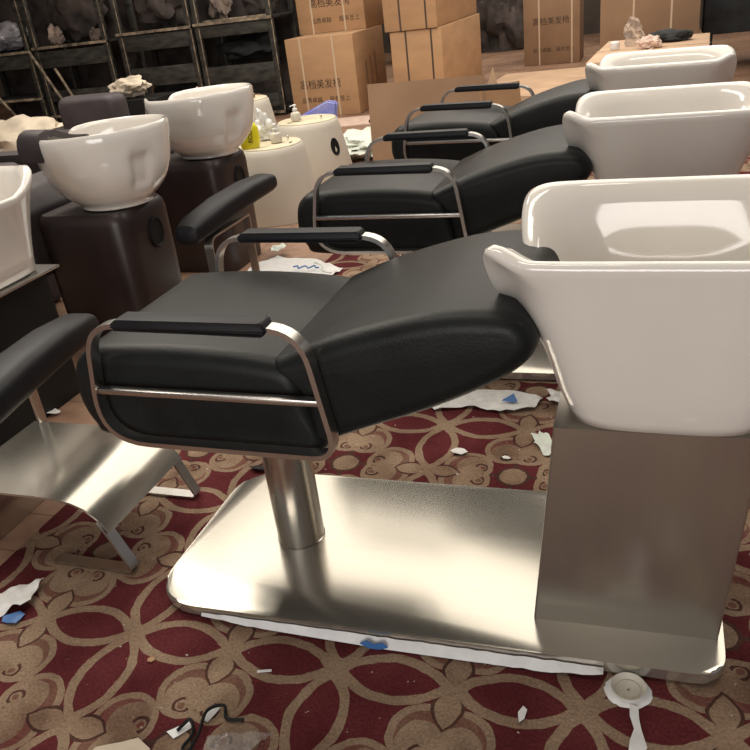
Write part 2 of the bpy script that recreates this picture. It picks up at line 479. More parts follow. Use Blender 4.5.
def shampoo_chair(label):
    t = thing('shampoo_chair', label, 'chair', (-.42, 1.36, 0), 0, 'black shampoo chairs in a row')
    O = Vector((-.42, 1.36, 0))
    def part(name, bm, m, parent=t, **k):
        off = O if parent is t else Vector((0, 0, 0))
        bmesh.ops.translate(bm, verts=bm.verts[:], vec=-O)
        return obj(name, bm, m, parent, **k)
    # floor plate, its corners round
    pl = round_poly([(-1.02, 1.075), (.165, 1.105), (.165, 1.625), (-1.02, 1.595)], [.12, .06, .08, .12], 10)
    part('base_plate', prism(pl, .013, .036, 'z', .006, 3), M['steel_sheet'])
    for x, y in ((-.9, 1.16), (-.9, 1.5), (.04, 1.16), (.04, 1.54)):
        part('levelling_foot', lathe([(.028, CZ + .001), (.028, .010), (.02, .014)], 20, (x, y)), M['hole'])
    part('pole', lathe([(.0575, .036), (.0575, .040), (.056, .041), (.056, .404)], 40, (-.76, 1.35)), M['steel'])
    part('swivel_plate', box(-.90, -.62, 1.22, 1.50, .403, .415, .003), M['hole'])
    # leaning pedestal under the basin
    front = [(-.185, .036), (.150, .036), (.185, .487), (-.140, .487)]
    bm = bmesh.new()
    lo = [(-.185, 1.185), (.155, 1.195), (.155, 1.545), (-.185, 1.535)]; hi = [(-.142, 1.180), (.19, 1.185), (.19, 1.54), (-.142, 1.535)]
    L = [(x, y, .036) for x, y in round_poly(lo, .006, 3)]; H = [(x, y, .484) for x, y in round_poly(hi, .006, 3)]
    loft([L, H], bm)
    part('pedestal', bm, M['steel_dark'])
    # seat: side outline swept across
    so = spline([(-1.030, .420), (-1.070, .447), (-1.092, .505), (-1.085, .575), (-1.058, .610), (-1.02, .624), (-.90, .630), (-.78, .628), (-.66, .618), (-.600, .602), (-.578, .56), (-.565, .50), (-.553, .440), (-.59, .420), (-.80, .416)], 5)
    part('seat', pillow(so, 1.125, 1.592, .036, ((-1.0, .522), (-.64, .522))), M['black'], smooth=80)
    bo = spline([(-.555, .450), (-.46, .485), (-.34, .532), (-.24, .582), (-.185, .620), (-.160, .660), (-.178, .700), (-.225, .716), (-.32, .712), (-.42, .690), (-.52, .660), (-.60, .628), (-.632, .612), (-.615, .590), (-.582, .54), (-.570, .48)], 5)
    part('backrest', pillow(bo, 1.120, 1.596, .034, ((-.53, .555), (-.245, .660))), M['black'], smooth=80)
    # two side frames of bent flat bar with a cross bar each
    for y in (1.095, 1.605):
        fr = part('armrest_frame', strip(frame_path(), -.010, y - .005, y + .022 if y < 1.3 else y + .022), M['frame'], smooth=50)
        part('cross_bar', box(-1.012, -.528, y - .002, y + .016, .548, .560, .002), M['frame'], fr)
        pp = round_poly([(-.918, .686), (-.615, .684), (-.604, .694), (-.615, .710), (-.905, .711), (-.921, .700)], .006, 3)
        part('armrest_pad', prism(pp, y - .011, y + .028, 'y', .007, 3), M['pad'], fr)
    bs = rect_basin(); bmesh.ops.translate(bs, verts=bs.verts[:], vec=(0, 1.352, 0))
    basin = part('basin', bs, M['ceramic'], smooth=60)
    part('drain', lathe([(.026, .577), (.026, .582), (.018, .584), (.012, .580)], 24, (.035, 1.352)), M['chrome'], basin)
    return t

chair = shampoo_chair('nearest and largest black shampoo chair, white rectangular basin, standing on a steel plate')
S2 = copy_tree(chair); S2.location = (-.42, 1.36 + 1.155, 0)
S2['label'] = 'middle black shampoo chair of the row, behind the nearest one, white rectangular basin'
S3 = copy_tree(chair); S3.location = (-.43, 1.36 + 2.25, 0); S3.rotation_euler = (0, 0, math.radians(-4))
S3['label'] = 'farthest black shampoo chair of the row, white basin in front of the low carton'

# torn protective film still hanging from the front edge of the nearest plate
def film_strip():
    bm = bmesh.new(); rnd = random.Random(4); n = 46; A = []; B = []; 
    for i in range(n + 1):
        s = i / n; x = -.885 + .84 * s; y = 1.0765 + (x + 1.02) * .0253
        hgt = .022 * min(1, s * 3 + .25) * min(1, (1 - s) * 7 + .1) * (1 - .35 * abs(math.sin(i * 1.7)) * (s > .72))
        A.append((x, y - .004, .0225 + .003 * rnd.random()))
        B.append((x, y - .008 - .012 * min(1, s * 2), max(CZ + .003, .0225 - hgt + .004 * rnd.random())))
    va = [bm.verts.new(p) for p in A]; vb = [bm.verts.new(p) for p in B]
    va2 = [bm.verts.new((p[0], p[1] - .0008, p[2])) for p in A]; vb2 = [bm.verts.new((p[0], p[1] - .0008, p[2])) for p in B]
    for i in range(n):
        bm.faces.new((va[i], va[i + 1], vb[i + 1], vb[i])); bm.faces.new((va2[i + 1], va2[i], vb2[i], vb2[i + 1]))
        bm.faces.new((va[i + 1], va[i], va2[i], va2[i + 1])); bm.faces.new((vb[i], vb[i + 1], vb2[i + 1], vb2[i]))
    return bm
bm = film_strip(); bmesh.ops.translate(bm, verts=bm.verts[:], vec=(.42, -1.36, 0))
fs = obj('protective_film', bm, M['film'], chair, smooth=0); fs['label'] = 'torn white protective film along the front edge'
lg = [(-.030, 0), (-.012, .011), (.004, .004), (.022, .012), (.034, 0), (.012, -.009), (-.008, -.010)]
bm = prism(round_poly(lg, .003, 3), 0, .0008, 'y')
lo_ = obj('film_logo', bm, M['blue'], fs, loc=(-.49 + .42, 1.0765 + .0135 - .0215 - 1.36, .0155), smooth=0)
lo_['label'] = 'blue leaf shaped emblem'

# white round cup and torn film by the front right corner of the plate
cup = thing('round_cap', 'round white plastic cap on the carpet at the front edge of the steel plate', 'cap', (.0, 1.066, CZ))
obj('cap_body', lathe([(.024, .001), (.027, .012), (.031, .016), (.028, .014), (.022, .007), (.0195, .009), (.017, .007), (.002, .006)], 40), M['plastic'], cup)
rnd = random.Random(3)
r0 = [(.040 * (1 + .08 * rnd.random()) * math.cos(2 * PI * k / 40), .036 * (1 + .08 * rnd.random()) * math.sin(2 * PI * k / 40), .0012) for k in range(40)]
r1 = [(.031 * math.cos(2 * PI * k / 40), .029 * math.sin(2 * PI * k / 40), .006) for k in range(40)]
obj('torn_film_rim', loft([r0, r1]), M['film'], cup)

# ---------------------------------------------------------------- steel footrest with padded rest (left front) and its twin behind
def rest_pad(L=.50):
    """tapered rounded black pad lying along +y"""
    rings = []
    for s, wd, h, dz in ((0, .03, .015, -.03), (.02, .050, .028, -.028), (.12, .062, .034, -.018), (.4, .066, .036, 0), (.7, .062, .034, .008), (.93, .054, .030, .004), (.985, .046, .024, 0), (1, .03, .013, 0)):
        rings.append([(wd * math.copysign(abs(math.cos(2 * PI * k / 28)) ** .6, math.cos(2 * PI * k / 28)), L * s, dz + h * 1.35 * math.copysign(abs(math.sin(2 * PI * k / 28)) ** .7, math.sin(2 * PI * k / 28))) for k in range(28)])
    return loft(rings)

fr = thing('footrest_stand', 'satin steel footrest with black padded rest, at the left edge beside the nearest black chair', 'footrest', (-1.40, 1.35, 0))
def fpart(name, bm, m, **k):
    bmesh.ops.translate(bm, verts=bm.verts[:], vec=(1.40, -1.35, 0)); return obj(name, bm, m, fr, **k)
# top sheet rolls over at the right end
pth = [(-1.62, .205), (-1.36, .208), (-1.29, .206), (-1.25, .200), (-1.215, .186), (-1.185, .160), (-1.160, .125)]
bm = strip(pth, -.006, 1.175, 1.50, closed=False)
fpart('foot_plate', bm, M['steel_sheet'], smooth=40)
for y in (1.172, 1.475):
    lp = round_poly([(-1.175, .150), (-1.125, .022), (-1.115, .008), (-1.36, .008)], [0, .02, .01, 0], 4)
    lp = [(-1.185, .155), (-1.145, .06), (-1.128, .022), (-1.135, .010), (-1.16, .0085), (-1.36, .0085)]
    fpart('leg', strip(lp, -.006, y, y + .03, closed=False), M['frame'], smooth=50)
fpart('back_support', box(-1.615, -1.585, 1.18, 1.50, 0.001, .199, .002), M['frame'])
fpart('post', box(-1.600, -1.592, 1.49, 1.52, .195, .435, .002), M['frame'])
obj('padded_rest', rest_pad(.56), M['pad'], fr, loc=(-.03, -.23, .452), rot=(math.radians(-2), 0, math.radians(7)))

ar = thing('padded_arm_stand', 'black padded arm rest on a bent steel frame beside the dark brown basin block', 'armrest', (-1.62, 2.75, 0))
pd = obj('padded_rest', rest_pad(.66), M['pad'], ar, loc=(-.035, -.26, .455), rot=(math.radians(1.5), 0, math.radians(-5)))
up = round_poly([(-.20, .001), (-.20, .40), (.14, .40), (.14, .001)], [0, .05, .012, 0], 6)
obj('bent_frame', strip(up, -.008, -.018, .018, 'x', closed=False), M['frame'], ar, smooth=50, loc=(.02, 0, 0))

# ---------------------------------------------------------------- white basin on a black block at the left edge
def flared_basin(z0, zr, hx0, hy0, hx1, hy1, cx=0, cy=0):
    def ring(hx, hy, z, wt, n=4.5):
        out = []
        for x, y in srect(hx, hy, n, 72):
            a, b = x / hx, y / hy
            e = max(0, (abs(a) - .7) / .3)
            out.append((cx + x, cy + y, z + wt * (-.07 * e * max(0, 1 - abs(b) ** 1.6) + .03 * e * abs(b) ** 5)))
        return out
    rr = []
    for t in (0, .04, .2, .4, .6, .8, .93, 1):
        q = t ** 1.5; rr.append(ring(hx0 + (hx1 - hx0) * q - (.02 if t == 0 else 0), hy0 + (hy1 - hy0) * q - (.02 if t == 0 else 0), z0 + (zr - z0) * t, max(0, t - .3) / .7))
    for d, dz, wv in ((.004, .008, 1), (.018, .009, 1), (.034, -.01, 1), (.06, -.1, .3), (.10, -.19, 0), (.17, -.21, 0)):
        rr.append(ring(hx1 - d, hy1 - d, zr + dz, wv))
    return loft(rr)
lb = thing('shampoo_basin', 'white flared basin on a black block with steel strip, cut off by the left edge', 'basin', (-2.08, 1.84, 0))
obj('block', prism(round_poly([(-.25, -.22), (.16, -.22), (.16, .20), (-.25, .20)], .02, 4), .001, .47, 'z', .01, 3), M['black'], lb)
obj('steel_trim', box(-.255, .215, -.225, .205, .470, .478, .002), M['frame'], lb)
obj('basin', flared_basin(.478, .80, .20, .17, .27, .22), M['ceramic'], lb, smooth=60)

# ---------------------------------------------------------------- dark brown upholstered shampoo chairs with round bowls
def round_bowl():
    z0, zr = .548, .835
    K = 176
    def ring(r, z, wt, dent=0):
        out = []
        for k in range(K):
            t = 2 * PI * k / K; c, s = math.cos(t), math.sin(t)
            # slight egg shape, longer towards the neck side (-x)
            rx = r * (1.07 if c > 0 else 1.05); ry = r * .96
            x, y = rx * c, ry * s
            dt = abs(((t - PI) + PI) % (2 * PI) - PI)       # angle from -x
            notch = math.exp(-(dt / .42) ** 4)
            horn = math.exp(-((dt - .62) / .16) ** 2) * (1 if s < 0 else -.3)
            ext = -.024 * notch * wt
            zz = z + wt * (-.105 * notch + .012 * horn - .012 * (1 - c) * .5)
            # thumb-shaped recess low on the near right side
            if dent:
                td = (t - 2 * PI * .925)
                td2 = (t - 2 * PI * .075)
                for q in (td, td2):
                    g = 1 / (1 + (abs(q / .165) ** 6)) / (1 + (abs((z - .690) / .060) ** 6))
                    x -= c * .025 * g; y -= s * .025 * g
            out.append((x + ext, y, zz))
        return out
    R1 = .245
    prof = [(.50, .548), (.535, .552), (.535, .560), (.55, .566), (.67, .590), (.77, .615), (.84, .637), (.885, .655), (.92, .675), (.945, .695), (.962, .715), (.975, .735), (.985, .755), (.992, .775), (1.0, .80), (1.0, .822), (.995, .835), (.97, .842), (.94, .838), (.92, .82), (.90, .78), (.86, .72), (.76, .66), (.58, .625), (.3, .61), (.1, .605)]
    top = prof[:15]; den = [top[0]]
    for (qa, za), (qb, zb) in zip(top, top[1:]):
        for j in (1, 2, 3): den.append((qa + (qb - qa) * j / 3, za + (zb - za) * j / 3))
    nd = len(den); prof = den + prof[15:]
    rr = []
    for i, (q, z) in enumerate(prof):
        out_side = i < nd
        wt = max(0, (z - .70) / (zr - .70)) ** 1.5 if i < nd + 2 else max(0, (z - .74) / (zr - .74))
        rr.append(ring(R1 * q, z, min(1, wt), out_side))
    return loft(rr)

def brown_chair(label):
    t = thing('upholstered_shampoo_chair', label, 'chair', (-2.03, 2.55, 0), 0, 'dark brown shampoo chairs with round bowls')
    bo = [(-.215, -.17), (.195, -.17), (.195, .17), (-.215, .17)]
    rings = []
    for z, k, r in ((.001, .93, .05), (.03, .96, .06), (.28, 1.0, .07), (.50, 1.02, .08), (.53, .99, .08), (.545, .93, .08)):
        rings.append([(x * k, y * k, z) for x, y in round_poly(bo, r, 7)])
    blk = obj('basin_block', loft(rings), M['brown'], t)
    # oval cup hole with a rubber ring on the right-hand face, toward the viewer
    ang = [2 * PI * k / 28 for k in range(28)]
    def hr(x, a_, b_): return [(x, .02 + a_ * math.cos(a), .425 + b_ * math.sin(a)) for a in ang]
    obj('cup_hole', loft([hr(.194, .048, .062), hr(.206, .047, .061), hr(.208, .042, .056), hr(.206, .038, .052), hr(.203, .036, .050)]), M['hole'], blk)
    obj('bowl', round_bowl(), M['ceramic'], t, smooth=60, loc=(.075, 0, 0))
    # reclined back, seat and arm rolls run off to the left behind the bowl
    bk = round_poly([(-.19, .30), (-.19, .56), (-.26, .64), (-.36, .66), (-.70, .56), (-.84, .50), (-.80, .34)], .05, 6)
    obj('backrest', prism(bk, -.23, .23, 'y', .05, 5), M['plum'], t)
    st = round_poly([(-.80, .001), (-.80, .46), (-1.30, .50), (-1.34, .42), (-1.30, .001)], .04, 5)
    obj('seat', prism(st, -.25, .25, 'y', .03, 4), M['brown'], t)
    for y in (-.29, .29):
        am = round_poly([(-.62, .001), (-.62, .58), (-.68, .66), (-1.10, .66), (-1.18, .58), (-1.18, .001)], .06, 6)
        obj('armrest', prism(am, y - .06, y + .06, 'y', .035, 4), M['plum'], t)
    return t
bc = brown_chair('nearer dark brown shampoo chair, plum cushion over the rim of its round white bowl')
bc2 = copy_tree(bc); bc2.location = (-2.10, 3.42, 0)
bc2['label'] = 'farther dark brown shampoo chair with round white bowl, beside the yellow bottle'
# neck cushion draped over the near bowl's cut-out, one flap hanging outside
pth = spline([(-.240, .780), (-.238, .82), (-.226, .850), (-.190, .856), (-.14, .835), (-.08, .815), (-.03, .808), (-.02, .818), (-.03, .830), (-.08, .836), (-.13, .855), (-.185, .877), (-.235, .870), (-.256, .83), (-.258, .780), (-.250, .772)], 4)
bm = prism(pth, -.100, .020, 'x', .006, 3)
nc = obj('neck_cushion', bm, M['plum'], bc, smooth=60, rot=(0, 0, math.radians(-14)), loc=(.012, .028, -.016))

# third upholstered chair behind, only its back shows
tc3 = thing('upholstered_armchair', 'dark brown upholstered chair back standing behind the two round bowls', 'chair', (-3.40, 4.45, .0))
bm = pillow(round_poly([(-.245, .25), (-.245, .765), (.215, .765), (.215, .25)], .07, 7), -.085, .085, .06, ((-.04, .36), (-.04, .62)))
obj('backrest', bm, M['plum'], tc3, smooth=80)
obj('seat', box(-.28, .10, .08, .42, .12, .44, .05, 4), M['brown'], tc3)
obj('base', box(-.22, .08, -.05, .40, .001, .14, .02, 3), M['hole'], tc3)
obj('side_wing', prism(round_poly([(-.45, .25), (-.45, .54), (-.25, .60), (-.25, .25)], .05, 5), -.12, .12, 'y', .04, 4), M['brown'], tc3)

# ---------------------------------------------------------------- white conical stands with bottles
def cone_stand(label, x, y, rz=0, s=1.0):
    t = thing('conical_stand', label, 'stand', (x, y, .0), rz, 'white conical stands')
    zb = CZ if x > -1.5 else .001
    bd = obj('body', lathe([(.285 * s, zb), (.287 * s, .01), (.216 * s, .38), (.208 * s, .412), (.200 * s, .420)], 56), M['plastic'], t)
    obj('top', lathe([(.199 * s, .419), (.197 * s, .426), (.192 * s, .428)], 56), M['cream'], t)
    # dark oval hole following the side wall
    def on(a, z, o): r = (.287 - .071 * (z - .01) / .37) * s + o; return (r * math.cos(a), r * math.sin(a), z)
    A = [2 * PI * k / 24 for k in range(24)]
    rg = [[on(.14 * q * math.cos(a), .255 + .052 * q * math.sin(a), o) for a in A] for q, o in ((1.12, -.004), (1.08, .004), (1.0, .003), (.95, .001))]
    obj('oval_hole', loft(rg), M['hole'], bd)
    for px, py in ((.05, -.10), (.12, .02)):
        obj('bolt', lathe([(.007, .427), (.007, .455), (.004, .457)], 10, (px, py)), M['chrome'], t)
    obj('top_slot', lathe([(.020, .428), (.020, .4295), (.016, .4300)], 16, (-.02, -.14), sy=.45), M['hole'], t)
    return t
cone_stand('nearer white conical stand, the yellow bottle and a pump bottle on its cream top', -2.13, 4.28, math.radians(95), .95)
cone_stand('middle white conical stand with dark oval hole, in front of the blue wrapped parcel', -2.22, 5.08, math.radians(-24), 1.0)
c3 = cone_stand('white conical stand with dark oval hole, mostly hidden behind the farther round bowl', -2.86, 5.42, math.radians(-22), .95)
c3.scale = (1, 1, 1.28)

def pump_bottle(label, x, y, z):
    t = thing('pump_bottle', label, 'bottle', (x, y, z), 0, 'pump bottles on the conical stands')
    t.scale = (.78, .78, .78)
    obj('bottle_body', lathe([(.040, 0), (.044, .006), (.044, .050), (.038, .066), (.020, .076), (.018, .088)], 28), M['plastic'], t)
    obj('collar', lathe([(.021, .086), (.021, .102), (.010, .104), (.008, .122)], 20), M['film'], t)
    h = obj('pump_head', lathe([(.014, .120), (.014, .132), (.008, .136)], 18), M['film'], t)
    obj('nozzle', tube([(0, 0, .127), (-.022, -.01, .128), (-.036, -.016, .120)], .004), M['film'], h)
    return t
pump_bottle('small white pump bottle on the nearer conical stand, beside the yellow bottle', -2.08, 4.28, .4315)
pump_bottle('small white pump bottle on the farther conical stand, in front of the blue wrapper', -2.27, 5.02, .4315)

yb = thing('yellow_bottle', 'bright yellow flattened bottle with dark lettering, between round bowl and pump bottle', 'bottle', (-2.185, 4.15, .4285), math.radians(28))
rr = []
for z, a_, b_ in ((0, .046, .024), (.006, .052, .028), (.05, .060, .031), (.11, .058, .030), (.135, .045, .025), (.148, .024, .020), (.165, .021, .019), (.168, .016, .014)):
    rr.append([(a_ * math.cos(2 * PI * k / 28), b_ * math.sin(2 * PI * k / 28), z) for k in range(28)])
obj('bottle_body', loft(rr), M['yellow'], yb)
text_mesh('lettering', 'ECO', .034, M['ink'], yb, (.014, -.0325, .035), (PI / 2, -PI / 2 + .1, 0), .0012)

def loose(name, label, cat, bm, m, group=None, kind=None, smooth=40):
    return tag(obj(name, bm, m, smooth=smooth), label, cat, group, kind)
loose('plastic_bag', 'crumpled white plastic bag beside the pump bottle on the nearer stand', 'bag', lump((-2.20, 4.385, .50), (.048, .04, .080), 3, .7, 1.8, flat=.4375), M['film'])
wb = bmesh.new()
vs = [wb.verts.new(p) for p in ((-2.33, 5.335, .40), (-2.04, 5.345, .40), (-2.01, 5.36, .56), (-2.09, 5.362, .575), (-2.34, 5.35, .47))]
wb.faces.new(vs); r_ = bmesh.ops.extrude_face_region(wb, geom=wb.faces[:])
for g in r_['geom']:
    if isinstance(g, bmesh.types.BMVert): g.co += Vector((0, .05, 0))
bmesh.ops.bevel(wb, geom=wb.edges[:], offset=.012, segments=3, affect='EDGES')
bwt = thing('wrapped_parcel', 'blue and violet plastic wrapped parcel standing behind the farther white conical stand', 'parcel', (-2.30, 5.46, 0))
bmesh.ops.translate(wb, verts=wb.verts[:], vec=(2.18, -5.38, -.085))
obj('blue_wrapping', wb, M['bluewrap'], bwt)
obj('lower_box', box(-.14, .15, -.035, .06, .001, .31, .01), M['carton'], bwt)

# ---------------------------------------------------------------- cartons
CHARS = '\u9ad8\u6863\u7f8e\u53d1\u6905'
SUB = '\u54c1\u8d28\u5353\u8d8a   \u670d\u52a1\u81f3\u4e0a'
def carton(label, x0, x1, y0, y1, z0, z1, m='carton', straps=(.22, .70), text=True, group='strapped brown cartons', rz=0, strap_m='strap', ty=.40, tx=.18, sub=.14, side_marks=False):
    cx, cy = (x0 + x1) / 2, (y0 + y1) / 2; w, d, h = (x1 - x0) / 2, (y1 - y0) / 2, z1 - z0
    t = thing('carton', label, 'carton', (cx, cy, z0), rz, group)
    obj('carton_body', box(-w, w, -d, d, .001, h - .001, .006, 2), M[m], t)
    obj('top_tape', box(-w + .01, w - .01, -.03, .03, h - .001, h), M['carton_pale'], t, smooth=0)
    for s in straps:
        x = -w + 2 * w * s
        bm = strip([(-d - .002, .0005), (d + .002, .0005), (d + .002, h + .0015), (-d - .002, h + .0015)], .003, x - .009, x + .009, 'x')
        obj('strap', bm, M[strap_m], t, smooth=0)
    if text:
        text_mesh('printed_text', CHARS, .100, M['ink'], t, (-w + 2 * w * tx, -d - .0005, h * ty), (PI / 2, 0, 0), .0006, .92)
        text_mesh('printed_text', SUB[:4], .058, M['ink'], t, (-w + 2 * w * tx, -d - .0005, h * sub), (PI / 2, 0, 0), .0006)
        text_mesh('printed_text', SUB[-4:], .058, M['ink'], t, (-w + 2 * w * (tx + .42), -d - .0005, h * sub), (PI / 2, 0, 0), .0006)
    if side_marks:
        for k in range(3):
            obj('side_print', box(w - .0005, w + .0005, -d + .30 + .16 * k, -d + .36 + .16 * k, h * .25, h * (.62 + .04 * k)), M['carton_dark'], t, smooth=0)
    return t
carton('brown strapped carton on the floor beside the dark rack, foremost, with two lines of printing', -3.62, -2.88, 8.0, 9.0, .001, .775, ty=.37, tx=.14, sub=.19, side_marks=True)
carton('brown strapped carton stacked on the foremost printed carton, its top out of frame', -3.66, -2.90, 8.52, 9.25, .777, 1.55, ty=.33, tx=.2, sub=.13)
carton('lower brown carton of the dark strapped stack, behind the propped cardboard sheet', -2.49, -1.97, 8.0, 9.9, .001, .745, straps=(.31, .80), text=False, strap_m='strap_dark')
carton('upper brown carton of the dark strapped stack, its top out of frame', -2.53, -2.0, 7.98, 9.9, .747, 1.50, straps=(.31, .80), text=False, strap_m='strap_dark')
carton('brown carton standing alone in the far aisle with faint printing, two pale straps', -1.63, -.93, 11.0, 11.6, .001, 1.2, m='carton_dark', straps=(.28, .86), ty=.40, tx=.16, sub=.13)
carton('large dark brown carton behind the low open carton, its printing hidden', -.56, .38, 9.0, 9.6, .001, 1.15, m='carton_dark', straps=(.34, .72), text=False)
lc = thing('low_carton', 'low pale carton behind the farthest white basin, bags and cloth lying on top', 'carton', (-.02, 7.6, 0), math.radians(-3))
obj('carton_body', box(-.44, .42, -.95, .62, .001, .45, .008), M['carton'], lc)
obj('carton_lid', box(-.45, .43, -.96, .63, .40, .462, .006), M['carton_pale'], lc)
obj('strap', box(-.455, .435, -.24, -.215, .463, .466), M['strap'], lc)
obj('strap', box(-.02, .005, -.965, .635, .4662, .469), M['strap'], lc)
loose('clear_bag', 'small clear plastic bag standing upright on the low pale carton', 'bag', lump((-.20, 7.55, .565), (.075, .05, .115), 5, .55, 1.5, flat=.468), M['clear'])
loose('pink_bag', 'small pale pink crumpled bag on the low carton between clear bag and black bundle', 'bag', lump((-.06, 7.33, .50), (.085, .06, .055), 6, .5, 1.8, flat=.468), M['pinkbag'])
loose('white_roll', 'small white roll with dark middle at the left end of the low carton', 'roll', lathe([(.035, .4675), (.04, .48), (.04, .52), (.03, .53)], 20, (-.34, 7.42)), M['film'])
loose('black_bundle', 'folded black cloth bundle lying on the low pale carton', 'cloth', lump((.10, 7.75, .505), (.17, .12, .058), 8, .3, 1.6, flat=.468), M['cloth_black'])

# propped flat cardboard with a pale flap beside it
cb = thing('cardboard_sheet', 'flat brown cardboard sheet propped upright behind the farthest black seat', 'cardboard', (-1.50, 5.42, 0))
bm = box(-.40, .42, -.006, .006, CZ + .001, .575)
obj('panel', bm, M['carton_dark'], cb, smooth=0, rot=(math.radians(-6), 0, 0))
obj('fold_panel', box(0, .30, -.005, .005, CZ + .001, .50), M['carton'], cb, smooth=0, loc=(.42, 0, 0), rot=(math.radians(-6), 0, math.radians(38)))
fl = thing('cardboard_flap', 'torn pale cardboard piece with pointed corner standing behind the farthest armrest', 'cardboard', (-1.02, 6.02, 0))
bm = prism([(-.30, .008), (.20, .008), (.20, .34), (-.05, .36), (-.10, .56), (-.16, .40), (-.30, .38)], -.005, .005)
obj('panel', bm, M['carton_pale'], fl, smooth=0)
bm = prism([(-1.75, 10.3), (-.50, 10.4), (-.75, 7.3), (-1.55, 6.7), (-1.95, 7.6)], .001, .009, 'z')
loose('cardboard_mat', 'large flattened cardboard lying on the floor before the lone far carton', 'cardboard', bm, M['carton_pale'], smooth=0)
bm = prism([(-3.1, 7.75), (-2.55, 7.85), (-2.35, 7.35), (-2.9, 7.25)], .001, .010, 'z')
loose('cardboard_scrap', 'pale pink-brown cardboard scrap on the floor in front of the foremost carton', 'cardboard', bm, M['pinkbag'], smooth=0)
loose('paper_heap', 'heap of crumpled white paper on the floor between white stands and propped cardboard', 'paper', lump((-2.13, 6.05, .06), (.30, .42, .09), 12, .55, 2.6, flat=.002), M['greenpaper'])
loose('black_foot_pedal', 'small black angled bracket on the floor behind the farther white stand', 'bracket', tube([(-2.42, 6.95, .09), (-2.28, 6.75, .08), (-2.20, 6.68, .03), (-2.32, 6.60, .021)], .018), M['hole'])

# ---------------------------------------------------------------- dark wooden racks along the back
def rack(label, x0, x1, y0, depth, shelf_z, top, boards, edge_post=True):
    t = thing('wooden_rack', label, 'rack', ((x0 + x1) / 2, y0, 0), 0, 'dark wooden racks along the back')
    w = (x1 - x0) / 2
    for sx in (-1, 1):
        for yy in (0, depth):
            x = sx * (w - .03)
            p = obj('post', box(x - .03, x + .03, yy, yy + .05, .001, top, .004), M['rack'], t)
            if yy == 0: obj('worn_edge', box(x + .020, x + .031, -.003, .002, .02, top - .01), M['rackedge'], p, smooth=0)
    for z in shelf_z:
        s = obj('shelf', box(-w, w, -.02, depth + .03, z - .025, z, .003), M['rack'], t)
        obj('worn_edge', box(-w, w, -.026, -.018, z - .024, z + .004), M['rackedge'], s, smooth=0)
    for (z0, z1) in boards:
        obj('board', box(-w + .05, w - .05, .0, .02, z0, z1, .003), M['rack'], t)
    obj('back_board', box(-w, w, depth + .051, depth + .07, .001, top), M['cloth'], t, smooth=0)
    return t
rack('dark wooden rack at the far left edge holding a grey plastic bag', -8.15, -7.06, 8.3, .6, (.93, .40), 1.9, ((.74, .90),))
rack('dark wooden rack above the two plum backrests with brown sacks on its shelf', -7.0, -5.95, 8.3, .6, (.955, .18), 1.9, ((.72, .90), (.34, .46)))
rack('dark wooden rack behind the farther round bowl with dusty cloth on its shelf', -5.80, -4.84, 8.3, .6, (1.00, .10), 1.9, ((.80, .96), (.42, .62), (.18, .30)))
rack('dark wooden rack next to the foremost carton, lidded top with pale worn board', -4.80, -3.86, 8.3, .6, (1.01, .05), 1.9, ((.86, .99), (.36, .56), (.10, .24)))
obj_ = loose('loose_board', 'pale worn board lying on the rack top beside the foremost carton', 'board', box(-4.72, -3.94, 8.36, 8.44, 1.012, 1.030, .003), M['rackedge'])
def sack(label, c, r, seed, m='cloth', amp=.35, flat=None, cat='sack', name='cloth_sack', group='sacks and cloth heaps on the racks'):
    return loose(name, label, cat, lump(c, r, seed, amp, 1.7, flat=flat), M[m], group)
sack('grey crumpled plastic bag on the rack at the far left edge', (-7.62, 8.62, 1.10), (.34, .18, .16), 21, 'bag', .4, .935, 'bag', 'plastic_bag', None)
sack('wide brown sack filling the rack above the plum backrests', (-6.47, 8.62, 1.32), (.34, .14, .34), 22, 'cloth', .35, .96)
sack('tan cloth corner spilling at the left of the rack above the plum backrests', (-6.72, 8.42, 1.06), (.08, .05, .11), 23, 'cloth_tan', .6, .96)
sack('small tan scrap at the right of the rack above the plum backrests', (-6.16, 8.40, 1.02), (.06, .04, .07), 24, 'cloth_tan', .6, .96)
sack('dusty dark cloth heap on the rack behind the farther round bowl', (-5.33, 8.62, 1.28), (.32, .17, .28), 25, 'cloth', .45, 1.005)
sack('tan draped cloth on the rack beside the foremost carton, left side', (-4.60, 8.62, 1.22), (.11, .12, .22), 26, 'cloth_tan', .6, 1.015)
sack('dusty dark bundle on the rack top beside the foremost carton', (-4.16, 8.70, 1.20), (.20, .12, .19), 27, 'cloth', .4, 1.015)
sack('shiny black bag stuffed in the lower opening of the rack beside the foremost carton', (-4.33, 8.62, .70), (.33, .17, .13), 28, 'cloth_black', .35, .57)
sack('dark bundle in the lower opening of the rack behind the farther round bowl', (-5.32, 8.63, .30), (.32, .17, .16), 29, 'cloth_black', .35, .11)
sack('dusty grey bundle between the last rack and the foremost carton', (-3.74, 9.62, .62), (.14, .24, .42), 30, 'cloth_tan', .4, .001)
st = thing('small_stool', 'small brown wooden stool on the floor beside the farther round bowl', 'stool', (-4.02, 7.7, 0))
obj('seat', box(-.13, .13, -.12, .12, .26, .30, .005), M['carton_dark'], st)
for sx in (-.11, .11):
    for sy in (-.1, .1): obj('leg', box(sx - .015, sx + .015, sy - .015, sy + .015, .001, .26), M['carton_dark'], st)
for k, (p, q) in enumerate((((-6.90, 8.1, .93), (-6.35, 8.0, .10)), ((-6.60, 8.1, .72), (-6.20, 8.0, .12)), ((-7.65, 8.1, .62), (-7.10, 8.0, .16)))):
    loose('wooden_lath', ('thin pale lath leaning against the racks, left of the plum backrest', 'thin pale lath leaning on the rack just left of the upper plum backrest', 'thin pale lath leaning at the far left edge above the cream heap')[k], 'lath', tube([(p[0], p[1], p[2]), (q[0], q[1], .001 + .02)], .016, 6), M['rackedge'])
